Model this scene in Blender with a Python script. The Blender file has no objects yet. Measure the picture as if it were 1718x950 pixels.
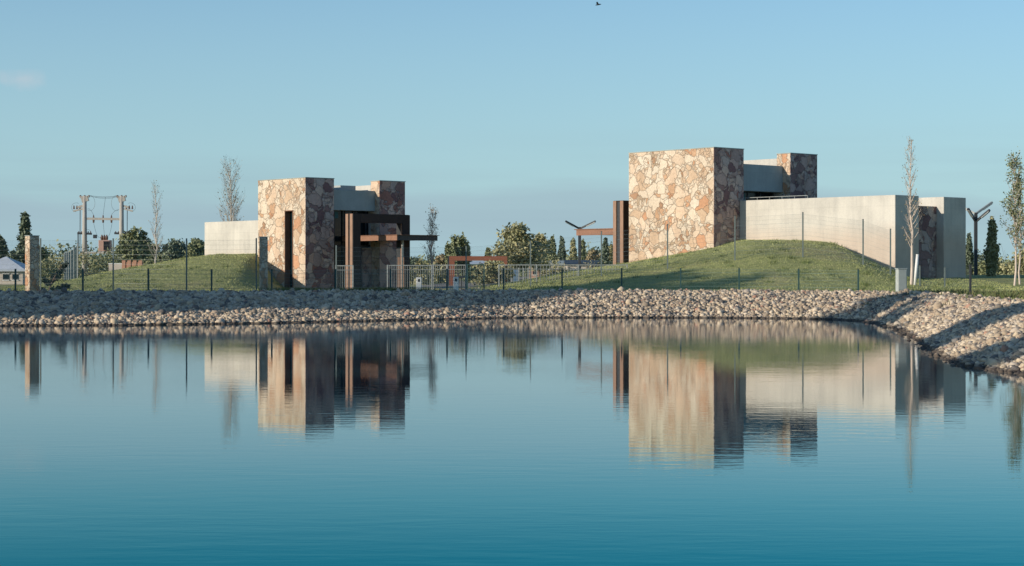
import bpy, math, random
import numpy as np
from mathutils import Vector, Matrix, noise

random.seed(7); rng = np.random.default_rng(7)
R = math.radians
S = bpy.context.scene
C = S.collection

# ------------------------------------------------------------ camera
CAM_H = 2.0; F = 3100.0; HZ = 455.0           # focal length in px of a 1718 wide frame, horizon row
cd = bpy.data.cameras.new('camera'); cam = bpy.data.objects.new('camera', cd); C.objects.link(cam)
cam.location = (0, 0, CAM_H); cam.rotation_euler = (R(90), 0, 0)
cd.sensor_width = 36; cd.lens = 36 * F / 1718; cd.shift_y = -(475 - HZ) / 1718
cd.clip_end = 9000; cd.clip_start = .1
S.camera = cam

# ------------------------------------------------------------ light
SUN_EL = 15.5
LD = Vector((.893, .501, 0)).normalized()       # the way sunlight travels over the ground
AZ = math.atan2(-LD.x, -LD.y)
ldir = Vector((LD.x * math.cos(R(SUN_EL)), LD.y * math.cos(R(SUN_EL)), -math.sin(R(SUN_EL))))
sl = bpy.data.lights.new('sun', 'SUN'); sl.energy = 4.8; sl.angle = R(.5); sl.color = (1, .88, .73)
so = bpy.data.objects.new('sun', sl); C.objects.link(so)
so.rotation_euler = ldir.to_track_quat('-Z', 'Y').to_euler(); so.location = (-60, -30, 40)
W = bpy.data.worlds.new("World"); S.world = W; W.use_nodes = True
wn = W.node_tree.nodes; wl = W.node_tree.links
bg = wn['Background']
sky = wn.new('ShaderNodeTexSky'); sky.sky_type = 'NISHITA'; sky.sun_disc = False
sky.sun_elevation = R(SUN_EL); sky.sun_rotation = AZ % (2 * math.pi)
sky.air_density = 1.0; sky.dust_density = .6; sky.ozone_density = 1.6; sky.altitude = 700
bg.inputs['Strength'].default_value = .125
S.view_settings.view_transform = 'Standard'; S.view_settings.look = 'None'
S.view_settings.exposure = 0; S.view_settings.gamma = 1; S.view_settings.use_curve_mapping = False

def wmath(op, a, b=None, c=None, clamp=False):
    n = wn.new('ShaderNodeMath'); n.operation = op; n.use_clamp = clamp
    for i, v in enumerate((a, b, c)):
        if v is None: continue
        if isinstance(v, (int, float)): n.inputs[i].default_value = v
        else: wl.new(v, n.inputs[i])
    return n.outputs[0]
def wmix(fac, a, b, bt='MIX'):
    n = wn.new('ShaderNodeMix'); n.data_type = 'RGBA'; n.blend_type = bt
    for k, v in ((0, fac), (6, a), (7, b)):
        if isinstance(v, (int, float)): n.inputs[k].default_value = v
        elif isinstance(v, tuple): n.inputs[k].default_value = (*v, 1)
        else: wl.new(v, n.inputs[k])
    return n.outputs[2]
tc = wn.new('ShaderNodeTexCoord'); sp = wn.new('ShaderNodeSeparateXYZ'); wl.new(tc.outputs['Generated'], sp.inputs[0])
# thin cloud veils low over the horizon: long stretched noise, fading out with height
mp = wn.new('ShaderNodeMapping'); mp.inputs['Scale'].default_value = (1.3, 1.3, 26); wl.new(tc.outputs['Generated'], mp.inputs[0])
nz = wn.new('ShaderNodeTexNoise'); nz.inputs['Scale'].default_value = 2.2; nz.inputs['Detail'].default_value = 5; nz.inputs['Roughness'].default_value = .55
wl.new(mp.outputs[0], nz.inputs['Vector'])
band = wmath('MULTIPLY', wmath('SUBTRACT', nz.outputs['Fac'], .40), 3.5, clamp=True)
low = wmath('SUBTRACT', 1.0, wmath('MULTIPLY', wmath('SUBTRACT', sp.outputs[2], .035), 22), clamp=True)
low2 = wmath('SUBTRACT', 1.0, wmath('MULTIPLY', sp.outputs[2], 4.5), clamp=True)
SKY_TINT = (.73, .99, 1.16); SKY_LOW = (.74, .93, 1.0)
c0 = wmix(1.0, sky.outputs[0], SKY_TINT, 'MULTIPLY')
c0 = wmix(wmath('MULTIPLY', low2, 0.9, clamp=True), c0, (3.12, 4.70, 5.35))
c1 = wmix(wmath('MULTIPLY', wmath('MULTIPLY', band, low), .5), c0, (2.55, 3.65, 4.3))
nb = wn.new('ShaderNodeTexNoise'); nb.inputs['Scale'].default_value = 5; nb.inputs['Detail'].default_value = 5; nb.inputs['Roughness'].default_value = .5
mpb = wn.new('ShaderNodeMapping'); mpb.inputs['Scale'].default_value = (1, 1, 6); wl.new(tc.outputs['Generated'], mpb.inputs[0]); wl.new(mpb.outputs[0], nb.inputs['Vector'])
nbh = wn.new('ShaderNodeTexNoise'); nbh.inputs['Scale'].default_value = 3; nbh.inputs['Detail'].default_value = 2
mpc = wn.new('ShaderNodeMapping'); mpc.inputs['Scale'].default_value = (1, 1, 0); mpc.inputs['Location'].default_value = (3.1, .7, 0); wl.new(tc.outputs['Generated'], mpc.inputs[0]); wl.new(mpc.outputs[0], nbh.inputs['Vector'])
edge_ = wmath('ADD', wmath('MULTIPLY', wmath('SUBTRACT', nbh.outputs['Fac'], .5), .06), wmath('MULTIPLY', wmath('SUBTRACT', nb.outputs['Fac'], .5), .03))
bank_ = wmath('MULTIPLY', wmath('SUBTRACT', wmath('ADD', .043, edge_), sp.outputs[2]), 110, clamp=True)
hz_ = wmath('ADD', .05, wmath('MULTIPLY', sp.outputs[2], 34), clamp=True)
bank_ = wmath('MULTIPLY', bank_, hz_)
veil = wmath('MULTIPLY', bank_, wmath('ADD', .35, wmath('MULTIPLY', nb.outputs['Fac'], .75)), clamp=True)
c1 = wmix(wmath('MULTIPLY', veil, .85), c1, (2.80, 3.82, 4.45))
# one small pinkish puff high on the left
pd = Vector(((35 - 859) / F, 1, (HZ - 132) / F)).normalized()
mp2 = wn.new('ShaderNodeVectorMath'); mp2.operation = 'SUBTRACT'; wl.new(tc.outputs['Generated'], mp2.inputs[0]); mp2.inputs[1].default_value = pd
mp3 = wn.new('ShaderNodeVectorMath'); mp3.operation = 'MULTIPLY'; wl.new(mp2.outputs[0], mp3.inputs[0]); mp3.inputs[1].default_value = (1, 1, 2.4)
ln = wn.new('ShaderNodeVectorMath'); ln.operation = 'LENGTH'; wl.new(mp3.outputs[0], ln.inputs[0])
nz2 = wn.new('ShaderNodeTexNoise'); nz2.inputs['Scale'].default_value = 90; nz2.inputs['Detail'].default_value = 4; wl.new(tc.outputs['Generated'], nz2.inputs['Vector'])
puff = wmath('SUBTRACT', 1.0, wmath('MULTIPLY', wmath('ADD', ln.outputs['Value'], wmath('MULTIPLY', wmath('SUBTRACT', nz2.outputs['Fac'], .5), .02)), 70), clamp=True)
c2 = wmix(wmath('MULTIPLY', puff, .4), c1, (5.2, 5.0, 5.2))
wl.new(c2, bg.inputs['Color'])

# ------------------------------------------------------------ materials
def mat(name, col=(.5, .5, .5), rough=.8, metal=0.0, spec=.3):
    m = bpy.data.materials.new(name); m.use_nodes = True
    b = m.node_tree.nodes['Principled BSDF']
    b.inputs['Base Color'].default_value = (*col, 1); b.inputs['Roughness'].default_value = rough
    b.inputs['Metallic'].default_value = metal; b.inputs['Specular IOR Level'].default_value = spec
    return m, m.node_tree.nodes, m.node_tree.links, b
def ramp(n, l, src, stops, interp='LINEAR'):
    r = n.new('ShaderNodeValToRGB'); r.color_ramp.interpolation = interp
    e = r.color_ramp.elements
    while len(e) < len(stops): e.new(.5)
    for i, (p, c) in enumerate(stops): e[i].position = p; e[i].color = (*c, 1)
    l.new(src, r.inputs[0]); return r.outputs[0]
def tex_noise(n, l, vec, scale, detail=4, rough=.6):
    t = n.new('ShaderNodeTexNoise'); t.inputs['Scale'].default_value = scale
    t.inputs['Detail'].default_value = detail; t.inputs['Roughness'].default_value = rough
    if vec is not None: l.new(vec, t.inputs['Vector'])
    return t
def coords(n, l, scale=(1, 1, 1), kind='Object'):
    t = n.new('ShaderNodeTexCoord'); m = n.new('ShaderNodeMapping'); m.inputs['Scale'].default_value = scale
    l.new(t.outputs[kind], m.inputs[0]); return m.outputs[0]
def mix(n, l, fac, a, b, bt='MIX'):
    x = n.new('ShaderNodeMix'); x.data_type = 'RGBA'; x.blend_type = bt
    for k, v in ((0, fac), (6, a), (7, b)):
        if isinstance(v, (int, float)): x.inputs[k].default_value = v
        elif isinstance(v, tuple): x.inputs[k].default_value = (*v, 1)
        else: l.new(v, x.inputs[k])
    return x.outputs[2]
def nmath(n, l, op, a, b=None, clamp=False):
    x = n.new('ShaderNodeMath'); x.operation = op; x.use_clamp = clamp
    for i, v in enumerate((a, b)):
        if v is None: continue
        if isinstance(v, (int, float)): x.inputs[i].default_value = v
        else: l.new(v, x.inputs[i])
    return x.outputs[0]
def bump(n, l, b, h, strength, dist):
    k = n.new('ShaderNodeBump'); k.inputs['Strength'].default_value = strength; k.inputs['Distance'].default_value = dist
    l.new(h, k.inputs['Height']); l.new(k.outputs[0], b.inputs['Normal'])
def mottled(name, a, bcol, scale=3, rough=.8, metal=0, stretch=(1, 1, 1), bs=.3, bd=.01, spec=.3, kind='Object'):
    m, n, l, b = mat(name, a, rough, metal, spec)
    t = tex_noise(n, l, coords(n, l, stretch, kind), scale, 6)
    l.new(ramp(n, l, t.outputs['Fac'], [(.3, a), (.7, bcol)]), b.inputs['Base Color'])
    bump(n, l, b, t.outputs['Fac'], bs, bd); return m

# irregular flagstone cladding
def flagstone(name, stops, cell=1.55, grout=(.50, .41, .325)):
    m, n, l, b = mat(name, (.4, .3, .25), .85)
    v = coords(n, l)
    d = tex_noise(n, l, v, .9, 3); 
    s1 = n.new('ShaderNodeVectorMath'); s1.operation = 'SUBTRACT'; l.new(d.outputs['Color'], s1.inputs[0]); s1.inputs[1].default_value = (.5, .5, .5)
    s2 = n.new('ShaderNodeVectorMath'); s2.operation = 'SCALE'; l.new(s1.outputs[0], s2.inputs[0]); s2.inputs['Scale'].default_value = 1.1
    s3 = n.new('ShaderNodeVectorMath'); s3.operation = 'ADD'; l.new(v, s3.inputs[0]); l.new(s2.outputs[0], s3.inputs[1])
    def vor(scale):
        a = n.new('ShaderNodeTexVoronoi'); a.feature = 'F1'; a.inputs['Scale'].default_value = scale; l.new(s3.outputs[0], a.inputs['Vector'])
        e = n.new('ShaderNodeTexVoronoi'); e.feature = 'DISTANCE_TO_EDGE'; e.inputs['Scale'].default_value = scale; l.new(s3.outputs[0], e.inputs['Vector'])
        sep = n.new('ShaderNodeSeparateColor'); l.new(a.outputs['Color'], sep.inputs[0])
        return sep.outputs, nmath(n, l, 'DIVIDE', e.outputs['Distance'], scale)
    (r1, g1, b1), e1 = vor(cell); (r2, g2, b2), e2 = vor(cell * 2.1)
    sel = nmath(n, l, 'GREATER_THAN', g1, .66)
    def sw(x, y):
        return nmath(n, l, 'ADD', nmath(n, l, 'MULTIPLY', x, nmath(n, l, 'SUBTRACT', 1.0, sel)), nmath(n, l, 'MULTIPLY', y, sel))
    rnd = sw(r1, r2); edge = sw(e1, nmath(n, l, 'MINIMUM', e2, e1)); hgt = sw(b1, b2)
    col = ramp(n, l, rnd, stops, 'CONSTANT')
    fn = tex_noise(n, l, v, 7, 6, .7)
    col = mix(n, l, 1.0, col, ramp(n, l, fn.outputs['Fac'], [(.25, (.72, .70, .68)), (.75, (1.18, 1.16, 1.12))]), 'MULTIPLY')
    gr = nmath(n, l, 'MULTIPLY', nmath(n, l, 'SUBTRACT', .017, edge), 80, True)
    jn = tex_noise(n, l, v, 2.3, 3)
    col = mix(n, l, nmath(n, l, 'MULTIPLY', gr, nmath(n, l, 'MULTIPLY', nmath(n, l, 'SUBTRACT', jn.outputs['Fac'], .28), 2.6, True)), col, grout)
    st = tex_noise(n, l, coords(n, l, (1, 1, .35)), 1.1, 4)
    col = mix(n, l, .8, col, mix(n, l, 1.0, col, ramp(n, l, st.outputs['Fac'], [(.3, (.80, .77, .73)), (.65, (1.08, 1.07, 1.05))]), 'MULTIPLY'))
    l.new(col, b.inputs['Base Color'])
    hh = nmath(n, l, 'ADD', nmath(n, l, 'MULTIPLY', nmath(n, l, 'SUBTRACT', 1.0, gr), nmath(n, l, 'ADD', .6, nmath(n, l, 'MULTIPLY', hgt, .4))), nmath(n, l, 'MULTIPLY', fn.outputs['Fac'], .5))
    bump(n, l, b, hh, .9, .07); return m
STOPS = [(0, (.63, .51, .395)), (.16, (.67, .58, .47)), (.30, (.58, .44, .32)), (.42, (.63, .53, .42)), (.52, (.52, .34, .22)),
         (.58, (.67, .60, .50)), (.68, (.57, .43, .31)), (.76, (.40, .25, .16)), (.81, (.63, .49, .37)), (.90, (.42, .33, .24)), (.945, (.54, .31, .19))]
M_stone = flagstone('flagstone', STOPS)
STOPS_SHADE = [(0, (0.483, 0.368, 0.345)), (.15, (0.391, 0.299, 0.287)), (.3, (0.575, 0.460, 0.414)), (.45, (0.276, 0.184, 0.184)), (.6, (0.460, 0.391, 0.380)), (.75, (0.207, 0.127, 0.138)), (.85, (0.529, 0.368, 0.310)), (.93, (0.322, 0.172, 0.149))]
M_stone_shade = flagstone('flagstone_shade', STOPS_SHADE, 1.6, (.26, .22, .21))  # darker copy of the flagstone, shade of the unlit faces painted in
M_stone_small = flagstone('flagstone_small', STOPS, 3.2)

def concrete(name, base, dark, warm=(.55, .38, .26), warm_z=(0., 1.)):
    m, n, l, b = mat(name, base, .85)
    a = tex_noise(n, l, coords(n, l, (1, 1, .12)), 3.2, 6, .65)      # drips and form marks
    c = tex_noise(n, l, coords(n, l), .7, 5)
    f = tex_noise(n, l, coords(n, l), 14, 5, .7)
    col = ramp(n, l, a.outputs['Fac'], [(.33, dark), (.60, base)])
    col = mix(n, l, .55, col, ramp(n, l, c.outputs['Fac'], [(.3, tuple(x * .92 for x in dark)), (.65, tuple(min(1, x * 1.04) for x in base))]))
    col = mix(n, l, .5, col, mix(n, l, 1.0, col, ramp(n, l, f.outputs['Fac'], [(.3, (.78, .78, .78)), (.7, (1.1, 1.1, 1.1))]), 'MULTIPLY'))
    t = n.new('ShaderNodeTexCoord'); s = n.new('ShaderNodeSeparateXYZ'); l.new(t.outputs['Object'], s.inputs[0])
    # splashed soil near the ground, ragged upper edge
    w = nmath(n, l, 'SUBTRACT', s.outputs[2], nmath(n, l, 'MULTIPLY', c.outputs['Fac'], 1.2))
    w = nmath(n, l, 'DIVIDE', nmath(n, l, 'SUBTRACT', warm_z[1], w), warm_z[1] - warm_z[0], True)
    col = mix(n, l, nmath(n, l, 'MULTIPLY', w, .4), col, warm)
    # pour joints
    bt = n.new('ShaderNodeTexBrick'); bt.offset = 0; bt.inputs['Scale'].default_value = 1; bt.inputs['Mortar Size'].default_value = .012; bt.inputs['Mortar Smooth'].default_value = .3
    bt.inputs['Brick Width'].default_value = 2.44; bt.inputs['Row Height'].default_value = 1.22
    bt.inputs['Color1'].default_value = (1, 1, 1, 1); bt.inputs['Color2'].default_value = (.95, .95, .95, 1); bt.inputs['Mortar'].default_value = (.8, .8, .8, 1)
    cb = n.new('ShaderNodeCombineXYZ'); l.new(nmath(n, l, 'ADD', s.outputs[0], s.outputs[1]), cb.inputs[0]); l.new(s.outputs[2], cb.inputs[1]); l.new(cb.outputs[0], bt.inputs['Vector'])
    col = mix(n, l, .55, col, mix(n, l, 1.0, col, bt.outputs['Color'], 'MULTIPLY'))
    l.new(col, b.inputs['Base Color']); bump(n, l, b, f.outputs['Fac'], .25, .01); return m
M_conc = concrete('board_concrete', (.60, .57, .50), (.45, .43, .385), warm_z=(1.1, 2.1))
M_conc_grey = concrete('grey_concrete', (.37, .43, .42), (.29, .335, .33), warm=(.4, .36, .32), warm_z=(-2, -1))
M_rust = mottled('weathering_steel', (.27, .15, .10), (.16, .085, .06), 5, .75, 0, (1, 1, .35))
M_rust_shade = mottled('shaded_weathering_steel', (.048, .033, .028), (.03, .022, .02), 5, .75, 0, (1, 1, .35))  # rust darkened to paint the shade on faces turned from the sun
M_rust_bright = mottled('orange_weathering_steel', (.27, .095, .055), (.20, .08, .045), 4, .75)
M_rust_mid = mottled('brown_orange_fascia', (.30, .16, .105), (.22, .12, .08), 4, .75)
M_rust_tan = mottled('tan_rusted_plate', (.34, .21, .145), (.25, .155, .105), 5, .7, 0, (1, 1, .4))
M_dark = mottled('dark_painted_steel', (.03, .035, .04), (.05, .055, .06), 6, .5)
M_green_steel = mottled('green_painted_steel', (.03, .075, .075), (.045, .095, .09), 6, .5)
M_galv = mottled('galvanised_steel', (.42, .44, .42), (.30, .32, .31), 9, .5, .3)
M_post = mottled('weathered_fence_steel', (.17, .21, .20), (.12, .15, .145), 8, .6)
M_wire = mottled('zinc_wire', (.30, .34, .33), (.22, .26, .25), 9, .5, .2)
M_wire_green = mottled('green_wire', (.16, .24, .23), (.12, .18, .17), 9, .5)
M_white = mottled('white_paint', (.78, .78, .75), (.66, .66, .63), 6, .6)
M_greybox = mottled('pale_grey_enclosure', (.42, .45, .43), (.34, .37, .35), 5, .6)
M_pole = mottled('spun_concrete_pole', (.46, .43, .38), (.34, .32, .29), 6, .85, 0, (1, 1, .2))
M_ceramic = mottled('brown_insulator', (.10, .06, .045), (.16, .10, .08), 9, .3)
M_tin = mottled('pale_sheet_roof', (.55, .60, .64), (.42, .46, .50), 3, .5)
M_plaster = mottled('pale_plaster', (.58, .52, .44), (.46, .40, .34), 2, .85)
M_pink = mottled('pink_plaster', (.50, .32, .25), (.40, .25, .20), 2, .85)
M_brick = mottled('orange_brickwork', (.42, .20, .13), (.50, .30, .20), 6, .85)
M_blue = mottled('blue_grey_door', (.10, .17, .26), (.14, .22, .32), 3, .5)
M_bark = mottled('grey_brown_bark', (.22, .17, .13), (.12, .09, .07), 6, .9, 0, (1, 1, .3))
M_bark_pale = mottled('pale_poplar_bark', (.60, .54, .47), (.40, .35, .30), 6, .85, 0, (1, 1, .3))
M_bark_pink = mottled('whitewashed_bark', (.66, .55, .46), (.48, .40, .33), 6, .85, 0, (1, 1, .3))
M_dirt = mottled('bare_soil', (.26, .19, .14), (.18, .13, .10), 3, .95)

m, n, l, b = mat('tinted_glass', (.008, .018, .022), .12, 0, .25); M_glass = m
t_ = tex_noise(n, l, coords(n, l), .6, 2); bump(n, l, b, t_.outputs['Fac'], .1, .01)
m, n, l, b = mat('teal_glass', (.03, .13, .15), .3, 0, .15); M_teal = m
t_ = tex_noise(n, l, coords(n, l), .8, 2); bump(n, l, b, t_.outputs['Fac'], .1, .01)

def leafmat(name, cols, scale=1.2):
    m, n, l, b = mat(name, cols[0], .6, 0, .25)
    t = tex_noise(n, l, coords(n, l, (1, 1, 1)), scale, 4)
    a = n.new('ShaderNodeAttribute'); a.attribute_name = 'tone'
    f = nmath(n, l, 'ADD', nmath(n, l, 'MULTIPLY', t.outputs['Fac'], .45), nmath(n, l, 'MULTIPLY', a.outputs['Fac'], .55))
    k = len(cols); l.new(ramp(n, l, f, [(.15 + .7 * i / (k - 1), c) for i, c in enumerate(cols)]), b.inputs['Base Color'])
    b.inputs['Subsurface Weight'].default_value = 0
    return m
L_mid = leafmat('leaf_mid_green', [(0.127, 0.149, 0.078), (0.207, 0.230, 0.117), (0.299, 0.299, 0.156)])
L_dark = leafmat('leaf_dark_green', [(0.081, 0.109, 0.078), (0.127, 0.161, 0.104), (0.184, 0.213, 0.143)])
L_olive = leafmat('leaf_olive', [(0.196, 0.207, 0.104), (0.322, 0.310, 0.163), (0.437, 0.391, 0.221)])
L_autumn = leafmat('leaf_autumn', [(.20, .16, .09), (.30, .24, .13), (.36, .29, .17)])
L_grass = leafmat('grass_blade', [(.27, .32, .115), (.38, .41, .16), (.48, .46, .21)], .3)
L_black = leafmat('leaf_blue_black', [(.015, .03, .025), (.03, .05, .04), (.05, .075, .055)])
L_weed = leafmat('dry_weed', [(.15, .12, .06), (.13, .15, .06), (.11, .15, .05)], .8)

# ------------------------------------------------------------ mesh helpers
class MB:
    def __init__(s): s.v = []; s.f = []; s.sm = False
    def box(s, x0, x1, y0, y1, z0, z1):
        k = len(s.v)
        s.v += [(x0, y0, z0), (x1, y0, z0), (x1, y1, z0), (x0, y1, z0), (x0, y0, z1), (x1, y0, z1), (x1, y1, z1), (x0, y1, z1)]
        s.f += [(k, k+3, k+2, k+1), (k+4, k+5, k+6, k+7), (k, k+1, k+5, k+4), (k+1, k+2, k+6, k+5), (k+2, k+3, k+7, k+6), (k+3, k, k+4, k+7)]
        return s
    def tube(s, pts, rs, n=6, caps=True):
        pts = [Vector(p) for p in pts]
        if not isinstance(rs, (list, tuple)): rs = [rs] * len(pts)
        k0 = len(s.v); a = Vector((1, 0, 0))
        for i, p in enumerate(pts):
            d = (pts[min(i+1, len(pts)-1)] - pts[max(i-1, 0)])
            d = d.normalized() if d.length > 1e-9 else Vector((0, 0, 1))
            u = a - d * a.dot(d)
            if u.length < .1: u = Vector((0, 1, 0)) - d * d.y
            u.normalize(); w = d.cross(u); a = u
            for j in range(n):
                t = 2 * math.pi * j / n
                s.v.append(tuple(p + (u * math.cos(t) + w * math.sin(t)) * rs[i]))
        for i in range(len(pts)-1):
            for j in range(n):
                q = k0 + i * n
                s.f.append((q + j, q + (j+1) % n, q + n + (j+1) % n, q + n + j))
        if caps:
            s.f.append(tuple(k0 + j for j in reversed(range(n))))
            s.f.append(tuple(k0 + (len(pts)-1) * n + j for j in range(n)))
        return s
    def bar(s, p, q, w, h):          # rectangular bar between two points
        p, q = Vector(p), Vector(q); d = (q - p).normalized()
        side = d.cross(Vector((0, 0, 1)))
        side = side.normalized() if side.length > .01 else Vector((1, 0, 0))
        up = side.cross(d); k = len(s.v)
        for c in (p, q):
            for a, e in ((-1, -1), (1, -1), (1, 1), (-1, 1)):
                s.v.append(tuple(c + side * a * w / 2 + up * e * h / 2))
        s.f += [(k, k+1, k+2, k+3), (k+7, k+6, k+5, k+4), (k, k+4, k+5, k+1), (k+1, k+5, k+6, k+2), (k+2, k+6, k+7, k+3), (k+3, k+7, k+4, k)]
        return s
    def poly(s, pts): k = len(s.v); s.v += [tuple(p) for p in pts]; s.f.append(tuple(range(k, k + len(pts)))); return s
    def build(s, name, m, parent=None, smooth=False, bevel=0):
        me = bpy.data.meshes.new(name); me.from_pydata(s.v, [], s.f); me.materials.append(m)
        if smooth: me.shade_smooth()
        me.update()
        o = bpy.data.objects.new(name, me); C.objects.link(o); o.parent = parent
        if bevel:
            bv = o.modifiers.new('bevel', 'BEVEL'); bv.width = bevel; bv.segments = 1; bv.limit_method = 'ANGLE'
        return o
def npmesh(name, V, Fc, m, parent=None, tone=None, smooth=False, mats=None, midx=None):
    V = np.asarray(V, dtype=np.float32); Fc = np.asarray(Fc, dtype=np.int32); k = Fc.shape[1]
    me = bpy.data.meshes.new(name)
    me.vertices.add(len(V)); me.vertices.foreach_set('co', V.ravel())
    me.loops.add(Fc.size); me.loops.foreach_set('vertex_index', Fc.ravel())
    me.polygons.add(len(Fc)); me.polygons.foreach_set('loop_start', np.arange(0, Fc.size, k, dtype=np.int32))
    if smooth: me.polygons.foreach_set('use_smooth', np.ones(len(Fc), dtype=bool))
    for q in (mats or [m]): me.materials.append(q)
    if midx is not None: me.polygons.foreach_set('material_index', np.asarray(midx, dtype=np.int32))
    me.update(calc_edges=True); me.validate()
    if tone is not None:
        a = me.attributes.new('tone', 'FLOAT', 'FACE'); a.data.foreach_set('value', np.asarray(tone, dtype=np.float32))
    o = bpy.data.objects.new(name, me); C.objects.link(o); o.parent = parent
    return o
def tag(o, label=None, cat=None, group=None, kind=None):
    if label: o['label'] = label
    if cat: o['category'] = cat
    if group: o['group'] = group
    if kind: o['kind'] = kind
    return o
def empty(name, loc=(0, 0, 0), rz=0, label=None, cat=None, group=None):
    o = bpy.data.objects.new(name, None); C.objects.link(o); o.location = loc; o.rotation_euler = (0, 0, rz); o.empty_display_size = .3
    return tag(o, label, cat, group)
def PX(px, d): return (px - 859) / F * d          # lateral position of a photo column at distance d
def PZ(py, d): return CAM_H - (py - HZ) / F * d    # height of a photo row at distance d

# ------------------------------------------------------------ terrain
WL = np.array([(-36, 14), (-38, 35), (-36, 52), (-30, 62), (-18.6, 67.4), (-14.5, 68.1), (-9.75, 70.5), (-3.9, 75.6), (-.2, 79), (3.6, 79.5), (8.6, 79),
      (12.2, 77.6), (13.6, 76), (14.15, 73.5), (14.1, 69.7), (13.4, 62.6), (12.1, 54.5), (10.95, 47.7), (10.2, 43.4), (9.66, 39.2), (9.75, 37.3), (10.1, 35.5), (11, 31), (12, 20), (9, 8), (4, 2.6), (-8, 1), (-26, 3)])
CR = np.array([(-47, 12), (-49, 35), (-48, 58), (-38, 76), (-22.4, 81), (-11.3, 82), (-5, 84), (-.2, 86), (4, 86.3), (9.5, 86), (14.7, 84), (17.2, 80), (16.9, 73), (16.2, 66), (15.8, 60), (15.1, 53.5), (14.4, 47), (14.6, 40), (16, 30), (16.5, 18), (13, 4), (5, -3), (-8, -6), (-30, -4)])
def pdist(P, X, Y):
    best = np.full(X.shape, 1e9)
    for i in range(len(P)):
        a = P[i]; b2 = P[(i+1) % len(P)]; d = b2 - a; L2 = (d ** 2).sum()
        t = np.clip(((X - a[0]) * d[0] + (Y - a[1]) * d[1]) / L2, 0, 1)
        best = np.minimum(best, np.hypot(X - a[0] - t * d[0], Y - a[1] - t * d[1]))
    return best
def inside(P, X, Y):
    r = np.zeros(X.shape, bool)
    for i in range(len(P)):
        (x0, y0), (x1, y1) = P[i], P[(i+1) % len(P)]
        if y0 == y1: continue
        c = ((y0 > Y) != (y1 > Y)) & (X < (x1 - x0) * (Y - y0) / (y1 - y0) + x0); r ^= c
    return r
def sm(a, b2, x): t = np.clip((x - a) / (b2 - a), 0, 1); return t * t * (3 - 2 * t)
def bank_t(X, Y):
    """0 at the water's edge, 1 at the crest; negative under water, above 1 on the grass"""
    iw = inside(WL, X, Y); ic = inside(CR, X, Y); dw = pdist(WL, X, Y); dc = pdist(CR, X, Y)
    return np.where(iw, -dw / 5, np.where(ic, dw / (dw + dc + 1e-6), 1 + dc))
def ground_z(X, Y):
    X = np.asarray(X, float); Y = np.asarray(Y, float)
    t = bank_t(X, Y); out = np.maximum(t - 1, 0)
    z = np.where(t < 0, np.maximum(t * 1.5, -1.2), 1.06 * np.sin(np.clip(t, 0, 1) * 1.35) / math.sin(1.35))
    right = sm(16, 24, X)
    base = 1.06 - .16 * sm(0, 6, out) * (1 - right) + (.35 * sm(6, 40, out)) * right
    z = np.where(t > 1, base, z)
    pl = np.interp(X, [-33, -29, -26.5, -24.5, -22, -19.8, -18, -15.6, -14.8, -13.7, -13.2], [0, .15, .62, 1.1, 1.55, 1.92, 2.15, 2.15, 1.25, .05, 0])
    z = z + pl * sm(98, 114, Y) * (1 - sm(128, 145, Y)) * (t > 1)
    pr = np.interp(X, [-3, .8, 3.5, 7.3, 12, 13.5, 16.8, 18.3, 20, 20.8, 21.5, 23], [0, .45, 1.0, 1.6, 2.5, 2.88, 2.86, 2.7, 1.65, 1.1, .7, .3])
    z = z + pr * sm(86, 107, Y) * (1 - sm(128, 145, Y)) * (t > 1)
    wob = np.sin(X * .9 + 1.3 * np.sin(Y * .41)) * np.cos(Y * .77 + X * .3) * .035 + np.sin(X * 2.3 + Y * 1.1) * .015
    far = np.hypot(X, Y)
    return z + np.where(t > 1, wob * np.clip(out / 3, 0, 1), 0) * (far < 400)
def gz(x, y): return float(ground_z(np.array([x]), np.array([y]))[0])

def stretch(lo, hi, step, far, k=1.28):
    a = list(np.arange(lo, hi + 1e-6, step)); d = step; x = hi
    while x < far: d *= k; x += d; a.append(x)
    d = step; x = lo; pre = []
    while x > -far: d *= k; x -= d; pre.append(x)
    return np.array(pre[::-1] + a)
gx = stretch(-40, 30, .5, 5000); gy = stretch(-12, 145, .5, 6000)
GX, GY = np.meshgrid(gx, gy); GZ = ground_z(GX, GY); T = bank_t(GX, GY)
nxg = len(gx); idx = np.arange(GX.size).reshape(GX.shape)
quads = np.stack([idx[:-1, :-1], idx[:-1, 1:], idx[1:, 1:], idx[1:, :-1]], -1).reshape(-1, 4)
tc4 = T.ravel()[quads].mean(1)
# grass material: patchy turf with worn soil
m, n, l, b = mat('turf', (.08, .11, .04), .95, 0, .1)
v = coords(n, l)
a1 = tex_noise(n, l, v, .22, 5, .65); a2 = tex_noise(n, l, v, 2.6, 6, .75); a3 = tex_noise(n, l, v, .05, 3)
col = ramp(n, l, a2.outputs['Fac'], [(.25, (.17, .20, .07)), (.5, (.30, .315, .13)), (.75, (.40, .39, .18))])
col = mix(n, l, nmath(n, l, 'MULTIPLY', nmath(n, l, 'SUBTRACT', a1.outputs['Fac'], .5), 3.5, True), col, (.42, .36, .19))
col = mix(n, l, nmath(n, l, 'MULTIPLY', nmath(n, l, 'SUBTRACT', nmath(n, l, 'MULTIPLY', a1.outputs['Fac'], a2.outputs['Fac']), .34), 9, True), col, (.27, .20, .13))
l.new(col, b.inputs['Base Color']); bump(n, l, b, a2.outputs['Fac'], .7, .14); M_turf = m
M_bed = mottled('dark_gravel_bed', (.10, .085, .075), (.16, .135, .115), 6, .95)
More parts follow.
